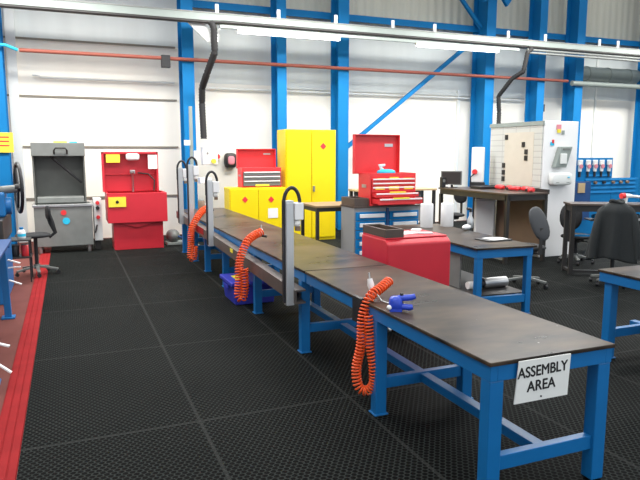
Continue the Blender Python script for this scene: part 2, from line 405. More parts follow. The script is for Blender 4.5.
# ------------------------------------------------------------------ grey parts washer
t = thing('parts_washer', 'grey parts washer with an open hood at the left of the back wall', 'parts washer', (-.07, 12.95, 0))
m = MB(); m.box(-.60, .42, 12.62, 13.3, .14, .92)
m.make('tank', 'washer', t, .01)
m = MB(); m.box(-.62, .44, 12.6, 12.66, .89, .935); m.box(-.62, .44, 13.26, 13.32, .89, .935); m.box(-.62, -.57, 12.66, 13.26, .89, .935); m.box(.39, .44, 12.66, 13.26, .89, .935)
m.make('rim', 'steel', t, .004)
m = MB(); m.box(-.59, -.56, 12.95, 13.35, .94, 2.07); m.box(.31, .34, 12.95, 13.35, .94, 2.07); m.box(-.59, .34, 13.32, 13.36, .94, 2.07); m.box(-.59, .34, 12.95, 13.35, 2.05, 2.08)
m.make('hood', 'hoodgrey', t, .003)
bx(-.60, .35, 12.9, 12.95, 1.84, 2.09).make('hood_front', 'washer', t, .006)
bx(-.55, .30, 12.95, 13.31, .935, 1.06).make('basin_back', 'washer', t, .02)
MB().tube([(-.2, 12.9, 1.88), (-.2, 12.85, 1.95), (-.17, 12.84, 1.99), (0, 12.84, 1.99), (.03, 12.85, 1.95), (.03, 12.9, 1.88)], .016, 8).make('handle', 'darkmetal', t)
MB().cyl((-.28, 13.0, 1.84), (.27, 13.1, 1.32), .022).make('gas_strut', 'black', t)
bx(-.2, .04, 12.91, 12.94, 2.09, 2.12).make('label_strip', 'green', t)
bx(.08, .22, 12.91, 12.94, 2.09, 2.115).make('label_strip', 'cyan', t)
for x in (-.52, .34):
    for y in (12.7, 13.2): MB().cyl((x, y, .014), (x, y, .14), .035).make('foot', 'steel', t)
for x, z, mm, r in ((-.09, .78, 'redbright', .05), (-.05, .62, 'cyan', .065)):
    MB().cyl((x, 12.621, z), (x, 12.612, z), r, 24).make('round_sticker', mm, t)
m = bx(.45, .60, 12.75, 13.2, .2, 1.02); m.make('control_panel', 'offwhite', t, .008)
for z, mm in ((.94, 'redbright'), (.84, 'black'), (.66, 'redbright')): MB().cyl((.525, 12.75, z), (.525, 12.70, z), .035).make('knob', mm, t)
MB().tube([(.5, 12.75, .5), (.49, 12.70, .48), (.46, 12.69, .36)], .015, 8).make('lever', 'black', t)
bx(.46, .56, 12.85, 13.1, .014, .2).make('panel_stand', 'darkmetal', t)

# ------------------------------------------------------------------ red parts washer
t = thing('parts_washer', 'red parts washer with a raised lid against the back wall', 'parts washer', (1.2, 12.8, 0))
bx(.76, 1.70, 12.55, 13.15, .014, .56).make('stand', 'red', t, .01)
m = MB(); m.box(.66, 1.78, 12.45, 12.49, .555, 1.13); m.box(.66, 1.78, 13.16, 13.2, .555, 1.13); m.box(.66, .70, 12.49, 13.16, .555, 1.13); m.box(1.74, 1.78, 12.49, 13.16, .555, 1.13); m.box(.70, 1.74, 12.49, 13.16, .75, .79)
m.prism([(.8, .56), (1.2, .45), (1.6, .56)], 12.5, 12.54, 'y')
m.make('basin', 'red', t, .006)
m = MB(); m.box(.62, 1.70, 13.1, 13.14, 1.13, 1.92); m.box(.62, .66, 12.95, 13.1, 1.13, 1.92); m.box(1.66, 1.70, 12.95, 13.1, 1.13, 1.92); m.box(.62, 1.70, 12.95, 13.1, 1.88, 1.92)
m.box(.62, 1.70, 13.07, 13.1, 1.46, 1.48)
m.make('lid', 'red', t, .005)
bx(.70, .96, 12.925, 12.945, 1.71, 1.87).make('yellow_label', 'yellowdull', t)
o = bx(.68, 1.0, 12.43, 12.448, .87, 1.06); o.make('yellow_label', 'yellowdull', t)
MB().cyl((.84, 12.43, .965), (.84, 12.425, .965), .03).make('emblem', 'ink', t)
m = MB().ell((1.2, 12.9, 1.82), .13, .08, .07, p=.5); m.make('lamp_housing', 'white', t)
bx(1.5, 1.68, 12.93, 12.947, 1.58, 1.86).make('notice', 'paper', t)
MB().tube([(1.2, 13.06, 1.12), (1.2, 13.05, 1.45), (1.2, 12.98, 1.52), (1.16, 12.9, 1.5)], .022, 10).make('spout', 'steel', t)
bx(1.15, 1.25, 13.02, 13.07, 1.48, 1.56).make('tap', 'steel', t, .01)
MB().tube([(1.3, 13.05, 1.50), (1.5, 13.0, 1.48), (1.62, 12.98, 1.35), (1.60, 12.98, 1.14)], .015, 8).make('hose', 'darkmetal', t)
t = thing('floor_pump', 'small grey pump lying on the floor right of the red washer', 'pump', (1.95, 12.6, .014))
MB().ell((1.92, 12.6, .19), .14, .17, .13).make('housing', 'greymet', t)
m = bx(1.78, 2.14, 12.45, 12.75, .014, .07); m.make('base', 'tray', t, .01)
MB().tube([(1.98, 12.5, .2), (2.1, 12.4, .15), (2.15, 12.5, .05)], .02, 8).make('hose', 'darkblue', t)

# ------------------------------------------------------------------ long assembly bench: three blue tables in a row
LEGS_X = (2.02, 2.74)
def bench(label, x0, x1, y0, y1, top, legs_y, rail=True, group=None, name='workbench', edge=.05, lw=.085, ins=.015, foot=True, shelf=False):
    t = thing(name, label, 'workbench', ((x0+x1)/2, (y0+y1)/2, .014), group=group)
    bx(x0, x1, y0, y1, top-.022, top).make('bench_top', 'benchtop', t, .005)
    m = MB(); w = .045; zz0, zz1 = top-.022-edge*1.7, top-.022; a = .03
    a = .012; m.box(x0+a, x0+a+w, y0+a, y1-a, zz0, zz1); m.box(x1-a-w, x1-a, y0+a, y1-a, zz0, zz1)
    m.box(x0+a+w, x1-a-w, y0+a, y0+a+w, zz0, zz1); m.box(x0+a+w, x1-a-w, y1-a-w, y1-a, zz0, zz1)
    m.make('apron', 'blue', t, .003)
    lx = (x0+ins, x1-ins-lw)
    for y in legs_y:
        for x in lx:
            m = MB(); m.box(x, x+lw, y, y+.08, .02, zz0)
            if foot and y > 2.6: m.box(x-.012, x+lw+.012, y-.012, y+.092, .0145, .026)
            m.make('leg', 'blue', t, .005)
        if rail: bx(lx[0]+lw, lx[1], y+.02, y+.07, .2, .28).make('cross_rail', 'blue', t, .003)
    if rail:
        xm = (x0+x1)/2
        bx(xm-.035, xm+.035, min(legs_y)+.07, max(legs_y)+.02 if len(legs_y) > 2 else y1+.08, .21, .27).make('long_rail', 'blue', t, .003)
    if shelf:
        bx(lx[0]+.02, lx[1]+lw-.02, min(legs_y)+.02, max(legs_y)+.07, .282, .295).make('lower_shelf', 'greymet', t)
    return t
B1 = bench('blue steel assembly bench nearest the camera with the white paper sign', 1.905, 2.745, 2.41, 5.02, .81, (2.425, 3.66), group='blue benches joined end to end')
B2 = bench('middle one of the three joined blue benches, beside the steel rail', 1.905, 2.745, 5.04, 8.4, .81, (5.14, 6.66, 8.2), group='blue benches joined end to end')
B3 = bench('farthest of the three joined blue benches, near the back wall', 1.905, 2.745, 8.42, 11.6, .81, (9.4, 10.4, 11.4), group='blue benches joined end to end')

# paper sign on the front of the near bench
t = thing('paper_sign', 'white paper sign reading ASSEMBLY AREA on the near bench end', 'sign', (2.23, 2.40, .56))
def quad_plate(pts, y0, y1): return MB().prism(pts, y0, y1, 'y')
quad_plate([(2.055, .575), (2.405, .575), (2.415, .80), (2.075, .80)], 2.399, 2.405).make('sheet', 'paper', t)
def text_part(body, size, loc, mt, parent, rot=(PI/2, 0, 0), bold=True, sx=1., name='lettering'):
    cu = bpy.data.curves.new('t', 'FONT'); cu.body = body; cu.size = size*S; cu.align_x = 'CENTER'; cu.extrude = .0006
    o = bpy.data.objects.new('t', cu); COL.objects.link(o)
    bpy.context.view_layer.update()
    me = bpy.data.meshes.new_from_object(o.evaluated_get(bpy.context.evaluated_depsgraph_get()))
    bpy.data.objects.remove(o); me.materials.clear(); me.materials.append(M[mt])
    if bold:                                   # thicken the strokes
        vs = [v.co.copy() for v in me.vertices]; fs = [list(p.vertices) for p in me.polygons]; n = len(vs); V = []; F = []
        for k, (dx, dy) in enumerate(((0, 0), (.0018, 0), (-.0018, 0), (0, .0014), (0, -.0014))):
            V += [(v.x+dx*S, v.y+dy*S, v.z+k*.00003) for v in vs]; F += [[i+n*k for i in f] for f in fs]
        me = bpy.data.meshes.new('lettering'); me.from_pydata(V, [], F); me.materials.append(M[mt])
    og = ORG[parent.name]
    R = Matrix.Translation(Vector([(loc[i]-og[i])*S for i in range(3)])) @ Matrix.Rotation(rot[2], 4, 'Z') @ Matrix.Rotation(rot[0], 4, 'X') @ Matrix.Rotation(rot[1], 4, 'Z') @ Matrix.Diagonal((sx, 1, 1, 1))
    me.transform(R)
    p = bpy.data.objects.new(name, me); COL.objects.link(p); p.parent = parent; return p
text_part('ASSEMBLY', .080, (2.232, 2.398, .712), 'ink', t, rot=(PI/2, .02, 0), sx=.90)
text_part('AREA', .080, (2.225, 2.398, .632), 'ink', t, rot=(PI/2, .02, 0), sx=.95)
MB().cyl((2.225, 2.399, .595), (2.225, 2.395, .595), .005).make('pin', 'ink', t)

# ------------------------------------------------------------------ sloping steel rail with uprights along the bench
def rz_(y): return .60+(y-5.05)*.0245
t = thing('guide_rail', 'long bare steel rail sloping along the left side of the far benches', 'rail', (1.84, 8, .6))
m = MB()
ya, yb = 4.98, 11.3
for (xa, xb, za, zb) in ((1.80, 1.815, -.07, .055), (1.815, 1.90, .04, .055), (1.815, 1.90, -.07, -.055)):
    vs = []
    for y in (ya, yb):
        for x, z in ((xa, za), (xb, za), (xb, zb), (xa, zb)): vs.append((x, y, rz_(y)+z))
    m._add(vs, [(0, 1, 2, 3), (7, 6, 5, 4), (4, 5, 1, 0), (5, 6, 2, 1), (6, 7, 3, 2), (7, 4, 0, 3)])
m.make('channel', 'railbrown', t)
m = MB()
for y in (5.14, 6.66, 8.2, 9.4, 10.4): m.box(1.90, 1.919, y+.02, y+.07, rz_(y)-.055, rz_(y)-.02)
m.make('support_arm', 'darkmetal', t)
bx(1.795, 1.80, 7.18, 7.3, rz_(7.2)+.0, rz_(7.2)+.045).make('yellow_tag', 'yellowdull', t)
bx(1.795, 1.80, 8.9, 9.5, rz_(9.2)-.04, rz_(9.2)+.05).make('red_patch', 'redfloor', t)
def upright(y, h, label, box=True):
    z0 = rz_(y)-.09; x = 1.757; zt = z0+h
    t = thing('rail_upright', label, 'upright post', (x, y, z0), group='aluminium uprights along the steel rail')
    m = MB(); m.box(x-.022, x+.052, y-.035, y+.035, z0, zt); m.box(x-.018, x+.048, y-.041, y-.0351, z0, zt-.02)
    m.make('post', 'alu', t, .004)
    bx(x-.038, x-.023, y-.02, y+.03, z0+.02, zt-.0).make('black_side_strip', 'black', t)
    pts = []
    for i in range(15):
        a = PI*i/14
        pts.append((x-.03+.075*(1-math.cos(a)), y, zt-.03+.14*math.sin(a)))
    pts = [(x-.03, y, zt-.2)]+pts+[(x+.122, y, zt-.06)]
    MB().tube(pts, .017, 8).make('cable_loop', 'black', t)
    if box:
        bx(x+.055, x+.14, y-.05, y+.05, zt-.17, zt-.02).make('sensor_box', 'white', t, .008)
        MB().lathe([(.02, -.06), (.035, -.05), (.035, -.01), (.02, 0)], (x+.09, y, zt-.17), 14).make('sensor_head', 'paper', t)
        bx(x+.08, x+.12, y-.02, y+.02, zt-.27, zt-.23).make('sensor_tip', 'brown', t)
upright(5.06, .93, 'nearest aluminium upright on the rail, with a tall black cable loop')
upright(8.28, .90, 'aluminium upright standing beside the far orange hose')
upright(9.66, 1.05, 'third aluminium upright along the rail, next to the blue column')
upright(10.6, .96, 'farthest aluminium upright at the end of the steel rail')
t = thing('tall_post', 'tall slim grey post beside the blue column at the far bench end', 'post', (2.28, 12.3, 0))
bx(2.26, 2.32, 12.25, 12.31, .014, 2.75).make('post', 'tray', t, .004); bx(2.2, 2.38, 12.19, 12.37, .014, .03).make('base_plate', 'tray', t)
bx(2.15, 2.258, 12.22, 12.3, 2.0, 2.1).make('bracket', 'white', t)

# ------------------------------------------------------------------ coiled hoses
def coil(pts, R, r, pitch):
    P = [Vector(p) for p in pts]
    # smooth path (Catmull-Rom)
    Q = []
    for i in range(len(P)-1):
        p0, p1, p2, p3 = P[max(i-1, 0)], P[i], P[i+1], P[min(i+2, len(P)-1)]
        for k in range(12):
            t = k/12
            Q.append(.5*((2*p1)+(-p0+p2)*t+(2*p0-5*p1+4*p2-p3)*t*t+(-p0+3*p1-3*p2+p3)*t**3))
    Q.append(P[-1])
    L = [0]
    for a, b in zip(Q, Q[1:]): L.append(L[-1]+(b-a).length)
    total = L[-1]; turns = total/pitch; steps = int(turns*12); out = []; ref = Vector((0, 1, 0)); j = 0
    for s_ in range(steps+1):
        d = total*s_/steps
        while j < len(L)-2 and L[j+1] < d: j += 1
        f = (d-L[j])/max(1e-6, L[j+1]-L[j]); c = Q[j].lerp(Q[j+1], f); tg = (Q[j+1]-Q[j]).normalized()
        ref = (ref-tg*ref.dot(tg)).normalized(); q = tg.cross(ref); a = 2*PI*turns*s_/steps
        out.append(c+(ref*math.cos(a)+q*math.sin(a))*R)
    return MB().tube(out, r, 6)
def air_hose(label, pts, gun, R, r, pitch, gdir=(.5, .3, .6)):
    t = thing('coiled_air_hose', label, 'air hose', pts[0], group='orange coiled air hoses on the benches')
    coil(pts, R, r, pitch).make('coil', 'orange', t)
    g = Vector(gun); d = Vector(gdir).normalized()
    MB().tube([g-d*.05, g-d*.01, g+d*.035], [.018, .026, .018], 10).make('air_gun', 'white', t)
    MB().tube([g+d*.035, g+d*.08], .007, 8).make('nozzle', 'steel', t)
    MB().tube([g-d*.03+Vector((.0, -.01, -.01)), g+Vector((.05, -.05, -.05))], .015, 8).make('trigger', 'black', t)
air_hose('nearest orange coiled air hose hanging in a loop off the near bench', [(2.135, 3.880, 0.93), (2.035, 3.830, 0.89), (1.935, 3.800, 0.84), (1.880, 3.800, 0.7), (1.870, 3.800, 0.5), (1.845, 3.820, 0.33), (1.850, 3.800, 0.2), (1.895, 3.770, 0.165), (1.935, 3.730, 0.22), (1.925, 3.710, 0.36), (1.910, 3.730, 0.52), (1.905, 3.750, 0.74)],
         (1.98, 3.88, .92), .031, .0075, .024, (-.1, .2, 1))
bx(1.872, 1.904, 3.82, 3.96, .64, .83).make('hose_bracket', 'black', bpy.data.objects['coiled_air_hose'], .004)
air_hose('middle orange coiled air hose drooping over the steel rail', [(2.0, 6.62, .97), (1.90, 6.58, .94), (1.79, 6.52, .87), (1.70, 6.48, .68), (1.68, 6.45, .45), (1.67, 6.45, .30), (1.71, 6.43, .27), (1.735, 6.42, .40), (1.735, 6.43, .6)],
         (1.99, 6.62, .97), .04, .0095, .03, (.1, .2, 1))
air_hose('far orange coiled air hose drooping near the end of the rail', [(2.0, 9.5, 1.0), (1.90, 9.45, .96), (1.80, 9.38, .86), (1.71, 9.35, .70), (1.69, 9.33, .45), (1.68, 9.33, .28), (1.72, 9.3, .27), (1.74, 9.3, .45)],
         (2.03, 9.5, 1.02), .045, .011, .032, (.1, .2, 1))

# blue vise-like clamp on the bench edge
t = thing('bench_clamp', 'small blue clamp with two jaws on the near bench edge', 'clamp', (1.985, 3.5, .81), rz=-.42, local=True)
m = MB(); m.box(-.05, .03, -.04, .04, .001, .02); m.ell((-.01, 0, .05), .045, .045, .05, p=.7); m.make('body', 'clampblue', t)
MB().tube([(.0, 0, .085), (.09, 0, .09), (.12, 0, .10)], [.02, .022, .018], 10).make('upper_jaw', 'clampblue', t)
MB().tube([(.0, 0, .03), (.08, -.03, .03), (.10, -.03, .034)], [.02, .022, .018], 10).make('lower_jaw', 'clampblue', t)
MB().cyl((.03, 0, .004), (.03, 0, .12), .012).make('spindle', 'black', t)
MB().tube([(-.05, 0, .05), (-.1, .02, .06), (-.13, .04, .10)], .005, 6).make('tommy_bar', 'steel', t)
MB().ell((-.055, -.035, .03), .017, .017, .017).make('end_nut', 'white', t)

# crate under the bench
t = thing('lidded_crate', 'violet-blue plastic crate with a lid under the long bench', 'crate', (2.05, 7.4, .014))
m = MB(); m.prism([(1.81, .014), (2.30, .014), (2.33, .255), (1.78, .255)], 7.14, 7.68, 'y'); m.make('tub', 'violet', t, .012)
bx(1.755, 2.35, 7.09, 7.73, .25, .30).make('lid', 'violet', t, .01)
bx(1.86, 1.96, 7.3, 7.55, .3005, .304).make('label', 'yellowdull', t)
bx(1.752, 1.768, 7.3, 7.5, .2, .235).make('handle', 'violet', t)
# odds and ends on the far end of the bench
for (x, y, z0, z1, r, mm, lb) in ((2.2, 11.0, .81, 1.03, .06, 'brown', 'small brown canister on the far end of the long bench'),
                                 (2.38, 11.3, .81, .95, .05, 'white', 'small white tub on the far end of the long bench')):
    t = thing('canister', lb, 'canister', (x, y, z0))
    MB().lathe([(r*.9, 0), (r, .01), (r, (z1-z0)*.85), (r*.85, (z1-z0)*.88)], (x, y, z0), 18).make('body', mm, t)
    MB().lathe([(r*.9, 0), (r*.9, .02), (r*.4, .03)], (x, y, z0+(z1-z0)*.88), 18).make('cap', 'greymet', t)

# ------------------------------------------------------------------ yellow cabinets
def diamond(x, y, z, r): return MB().prism([(x-r, z), (x, z-r), (x+r, z), (x, z+r)], y, y+.004, 'y')
t = thing('storage_cabinet', 'tall bright yellow two-door cabinet with a red diamond', 'cabinet', (4.7, 12.3, .014))
m = MB(); m.box(4.16, 5.28, 12.03, 12.58, .014, 2.33); m.make('body', 'yellow', t, .006)
bx(4.18, 4.715, 12.0, 12.029, .08, 2.30).make('door', 'yellow', t, .004)
d = bx(4.73, 5.26, 12.0, 12.029, .08, 2.30).make('door', 'yellow', t, .004)
bx(4.745, 4.785, 11.97, 12.0, 1.05, 1.17).make('handle', 'greymet', d, .004)
diamond(4.98, 11.995, 1.99, .07).make('red_diamond', 'redbright', d)
t = thing('storage_cabinet', 'low yellow two-door cabinet under the small red tool chest', 'cabinet', (3.56, 12.3, .014))
bx(2.97, 4.15, 12.03, 12.48, .014, 1.155).make('body', 'yellow', t, .006)
d = bx(2.985, 3.555, 12.0, 12.029, .08, 1.13).make('door', 'yellow', t, .004); diamond(3.28, 11.995, .92, .065).make('red_diamond', 'redbright', d)
d = bx(3.565, 4.135, 12.0, 12.029, .08, 1.13).make('door', 'yellow', t, .004); diamond(3.83, 11.995, .91, .065).make('red_diamond', 'redbright', d)
bx(3.76, 3.97, 11.994, 11.999, .53, .73).make('notice', 'paper', d)

# ------------------------------------------------------------------ tool chests
def tool_chest(label, x0, x1, y0, y1, z, h, lidh, rows, dmat, badge, pull=None, stuff_=False, lidx=0.):
    t = thing('tool_chest', label, 'tool chest', ((x0+x1)/2, (y0+y1)/2, z))
    m = MB(); m.box(x0, x1, y0+.02, y1, z, z+.03); m.box(x0, x0+.02, y0+.02, y1, z+.03, z+h); m.box(x1-.02, x1, y0+.02, y1, z+.03, z+h)
    m.box(x0+.02, x1-.02, y1-.02, y1, z+.03, z+h); m.box(x0+.02, x1-.02, y0+.06, y1-.02, z+.03, z+h-.09)
    m.box(x0+.02, x1-.02, y0+.02, y0+.04, z+h-.07, z+h)
    m.make('body', 'redbright', t, .005)
    lx0, lx1 = x0+lidx, x1+lidx
    m = MB(); m.box(lx0, lx1, y1+.005, y1+.02, z+h-.02, z+h+lidh); m.box(lx0, lx0+.015, y1-.07, y1+.005, z+h-.0, z+h+lidh); m.box(lx1-.015, lx1, y1-.07, y1+.005, z+h, z+h+lidh); m.box(lx0, lx1, y1-.07, y1+.005, z+h+lidh-.015, z+h+lidh)
    ld = m.make('lid', 'redbright', t, .004)
    bx(lx1-.25, lx1-.10, y1-.003, y1+.004, z+h+lidh*.68, z+h+lidh*.76).make('silver_badge', 'alu', ld)
    zt = z+h-.075; H0 = zt-(z+.03); n = len(rows)
    tot = sum(rows); zc = zt
    for i, r_ in enumerate(rows):
        hh = H0*r_/tot; po = (pull or {}).get(i, 0)
        m = MB(); m.box(x0+.025, x1-.025, y0-po, y0+.019-po, zc-hh+.006, zc-.004)
        if po:
            m.box(x0+.04, x0+.05, y0+.02-po, y0+.15, zc-hh+.01, zc-.02); m.box(x1-.05, x1-.04, y0+.02-po, y0+.15, zc-hh+.01, zc-.02); m.box(x0+.05, x1-.05, y0+.02-po, y0+.15, zc-hh+.01, zc-hh+.016)
        dr = m.make('drawer', dmat, t, .002)
        bx(x0+.04, x1-.04, y0-.016-po, y0-.001-po, zc-.03, zc-.008).make('pull_strip', 'white', dr, .003)
        zc -= hh
    w = (x1-x0)
    for (fx, fz, ww, hh) in badge:
        bx(x0+w*(fx-ww/2), x0+w*(fx+ww/2), y0-.012-(0), y0-.001, z+fz*h, z+(fz+hh)*h).make('yellow_label', 'yellowdull', t)
    bx(x0-.012, x0-.0, (y0+y1)/2-.07, (y0+y1)/2+.07, z+h*.55, z+h*.65).make('side_handle', 'steel', t)
    return t
tool_chest('red three-drawer tool chest with raised lid on the low yellow cabinet', 3.25, 4.08, 12.06, 12.44, 1.156, .40, .38, (1, 1, 1.3), 'greymet', ((.5, .06, .35, .1),), lidx=-.02)
TC = tool_chest('large red tool chest with raised lid and pulled-out drawer on the blue cabinet', 4.36, 5.18, 8.58, 9.02, 1.026, .51, .61, (1, 1, 1.4, 1.2, 1.6), 'redbright',
           ((.22, .80, .18, .05), (.5, .82, .2, .06), (.8, .8, .18, .05), (.5, .5, .22, .10), (.2, .5, .2, .09), (.82, .5, .2, .09)), pull={3: .12, 4: .24}, lidx=-.10)
for fx, z_, yy in ((.5, 1.232, 8.46),(.5, 1.145, 8.34)):
    bx(4.38+.78*fx-.14, 4.38+.78*fx+.14, yy-.02, yy-.001, z_, z_+.022).make('yellow_label', 'yellowdull', TC)
o = MB().ell((4.72, 8.75, 1.545), .15, .12, .05, p=.8).make('cloth', 'cyan', None, org=(4.72, 8.75, 1.5)); setp(o, 'pale blue cloth in the top tray of the large red chest', 'cloth')
o = MB().tube([(4.66, 8.8, 1.50), (4.67, 8.8, 1.60), (4.63, 8.8, 1.65), (4.72, 8.8, 1.66)], [.02, .03, .035, .02], 10).make('spray_nozzle', 'white', None, org=(4.66, 8.8, 1.5)); setp(o, 'white spray head sticking out of the large red chest', 'spray head')

# blue drawer cabinet
t = thing('drawer_cabinet', 'grey-sided cabinet with blue drawers under the large red chest', 'drawer cabinet', (4.68, 8.85, .014))
m = MB(); m.box(4.10, 5.26, 8.62, 9.12, .014, 1.0); m.make('body', 'cabgrey', t, .005)
bx(4.09, 5.27, 8.6, 9.13, 1.0, 1.025).make('worktop', 'deskbrown', t, .004)
bx(4.66, 4.70, 8.6, 8.619, .06, .99).make('centre_post', 'darkblue', t)
for cx0, cx1 in ((4.12, 4.65), (4.71, 5.24)):
    for i in range(6):
        z1 = .935-i*.145
        dr = bx(cx0, cx1, 8.595, 8.618, z1-.135, z1).make('drawer', 'colblue', t, .003)
        bx(cx0+.06, cx1-.04, 8.565, 8.594, z1-.09, z1-.03).make('handle', 'white', dr, .006)
t = thing('parts_bin', 'dark open box beside the large red chest on the blue cabinet', 'box', (4.22, 8.85, 1.026))
m = MB(); m.box(4.1, 4.35, 8.61, 8.63, 1.026, 1.15); m.box(4.1, 4.12, 8.63, 9.09, 1.026, 1.15); m.box(4.33, 4.35, 8.63, 9.09, 1.026, 1.15); m.box(4.1, 4.35, 9.09, 9.11, 1.026, 1.15); m.box(4.12, 4.33, 8.63, 9.09, 1.026, 1.04)
m.make('box_walls', 'deskbrown', t, .003)

# small brown table in front of tall yellow cabinet
t = thing('small_table', 'small brown-topped table with dark legs before the tall yellow cabinet', 'table', (4.3, 9.6, .014))
bx(3.70, 4.95, 9.2, 9.98, .965, 1.0).make('table_top', 'tanboard', t, .005)
for x in (3.71, 4.89):
    for y in (9.22, 9.9): bx(x, x+.05, y, y+.05, .014, .965).make('leg', 'darkmetal', t)
m = MB(); m.box(3.76, 4.89, 9.23, 9.26, .90, .965); m.box(3.72, 3.75, 9.27, 9.9, .90, .965); m.make('frame', 'darkmetal', t)

# ------------------------------------------------------------------ red rolling cabinet beside the bench
t = thing('roller_cabinet', 'red roller cabinet with cluttered top beside the near bench', 'cabinet', (3.28, 5.6, .014))
pr = [(5.36, .11), (5.95, .11), (5.95, .985), (5.42, .985), (5.36, .94)]
m = MB(); m.prism(pr, 2.92, 3.67, 'x'); m.make('body', 'red', t, .015)
m = MB(); m.box(2.93, 3.66, 5.42, 5.94, .985, 1.0); m.make('top_tray', 'red', t, .005)
bx(2.914, 2.92, 5.45, 5.88, .3, .42).make('side_panel', 'red', t)
for x in (2.98, 3.58):
    for y in (5.42, 5.87):
        m = MB(); m.tube([(x-.015, y, .05), (x+.015, y, .05)], .036, 16); c = m.make('castor', 'steel', t); bx(x-.025, x+.025, y-.02, y+.02, .06, .11).make('castor_fork', 'steel', c)
t = thing('parts_tray', 'dark brown tray on the left end of the red roller cabinet', 'tray', (3.03, 5.65, 1.0))
m = MB(); m.box(2.93, 3.14, 5.42, 5.44, 1.001, 1.085); m.box(2.93, 2.95, 5.44, 5.92, 1.001, 1.085); m.box(3.12, 3.14, 5.44, 5.92, 1.001, 1.085); m.box(2.93, 3.14, 5.92, 5.94, 1.001, 1.085); m.box(2.95, 3.12, 5.44, 5.92, 1.001, 1.01)
m.make('tray_walls', 'deskbrown', t, .003)
for i, (x, y, w, d, rr, mm, lb) in enumerate(((3.32, 5.7, .26, .18, .3, 'paper', 'white paper lying on the red cabinet next to the tray'), (3.50, 5.6, .16, .12, -.4, 'alu', 'small silver card on the red cabinet'), (3.53, 5.83, .15, .1, .9, 'paper', 'crumpled white tissue at the back of the red cabinet'))):
    M4 = Matrix.Translation((x, y, 1.0)) @ Matrix.Rotation(rr, 4, 'Z')
    o = MB().box(-w/2, w/2, -d/2, d/2, .001, .006+.006*i, M4).make('paper_sheet', mm, None, org=(x, y, 1.0)); setp(o, lb, 'paper')

# ------------------------------------------------------------------ second bench (centre right)
t = thing('workbench', 'blue bench with paper rolls right of the red roller cabinet', 'workbench', (4.10, 5.5, .014), rz=math.radians(-4), local=True)
w, dep, top = .79, 2.30, .80
bx(0, w, 0, dep, top-.022, top).make('bench_top', 'benchtop', t, .005)
m = MB(); m.box(.03, .07, .03, dep-.03, top-.12, top-.022); m.box(w-.07, w-.03, .03, dep-.03, top-.12, top-.022); m.box(.07, w-.07, .03, .07, top-.12, top-.022); m.box(.07, w-.07, dep-.07, dep-.03, top-.12, top-.022)
m.make('apron', 'blue', t, .003)
for x in (.04, w-.10):
    for y in (.04, dep-.12):
        m = MB(); m.box(x, x+.07, y, y+.07, .01, top-.12); m.box(x-.01, x+.08, y-.01, y+.08, .001, .01); m.make('leg', 'blue', t, .005)
for y in (.05, dep-.10): bx(.11, w-.10, y, y+.05, .14, .23).make('cross_rail', 'blue', t, .003)
for x in (.06, w-.11): bx(x, x+.05, .12, dep-.12, .14, .20).make('side_rail', 'blue', t, .003)
bx(.05, w-.05, .11, dep-.11, .231, .243).make('lower_shelf', 'darkmetal', t)
bx(.10, .12, .5, dep-.15, .244, top-.14).make('grey_panel', 'greymet', t)
def onb(x, y, z=0.): # local bench frame -> working coords
    a = math.radians(-4); return (4.10+x*math.cos(a)-y*math.sin(a), 5.5+x*math.sin(a)+y*math.cos(a), .014+z)
c = onb(.52, .42, .243)
t = thing('metal_canister', 'silver metal cylinder lying on the lower shelf of the roll bench', 'cylinder', c, local=True)
MB().tube([(-.16, 0, .065), (.17, 0, .065)], .062, 20).make('barrel', 'steel', t)
MB().tube([(-.20, 0, .065), (-.16, 0, .065)], .05, 20).make('end_cap', 'black', t)
c = onb(.22, .42, .243)
o = MB().tube([(c[0]-.06, c[1], c[2]+.05), (c[0]+.03, c[1], c[2]+.05)], .045, 16).make('paper_roll', 'paper', None, org=c); setp(o, 'small white roll beside the silver cylinder on the lower shelf', 'paper roll')
for (u, v, lb) in ((4.66, 7.42, 'left one of the two tall white paper rolls on the blue bench'), (4.985, 7.40, 'right one of the two tall white paper rolls on the blue bench')):
    z0 = .814
    o = MB().lathe([(.088, 0), (.09, .005), (.09, .325), (.088, .33), (.03, .33), (.03, .31)], (u, v, z0), 28).make('paper_roll', 'white', None, org=(u, v, z0)); setp(o, lb, 'paper roll', 'tall white paper rolls')
t = thing('clipboard', 'dark clipboard with white papers on the blue bench with the rolls', 'clipboard', (4.72, 6.0, .815), rz=.1, local=True)
bx(-.19, .17, -.13, .13, .0, .012).make('board', 'black', t, .003); bx(-.1, .06, -.1, .1, .0121, .016).make('sheet', 'paper', t); bx(.07, .15, -.08, .06, .0121, .015).make('sheet', 'paper', t)
t = thing('hand_tool', 'white and black hand tool lying on the bench with the rolls', 'tool', (5.0, 6.95, .815), rz=.4, local=True)
MB().ell((0, 0, .035), .09, .045, .035).make('body', 'white', t); MB().tube([(.05, 0, .04), (.16, .05, .05)], [.03, .02], 10).make('grip', 'black', t)
t = thing('spray_bottle', 'dark bottle with a cyan base at the far end of the roll bench', 'bottle', (5.17, 7.1, .815), local=True)
MB().lathe([(.04, 0), (.045, .01), (.045, .12), (.02, .17), (.02, .22)], (0, 0, 0), 18).make('body', 'alu', t)
MB().tube([(0, 0, .22), (0, 0, .26), (-.06, 0, .27)], .02, 8).make('spray_head', 'black', t)

# third bench at the right edge
bench('blue bench cut off by the right edge, with its bare top', 4.36, 5.5, 2.0, 4.08, .82, (2.1, 3.95), name='workbench', lw=.085, ins=.04)

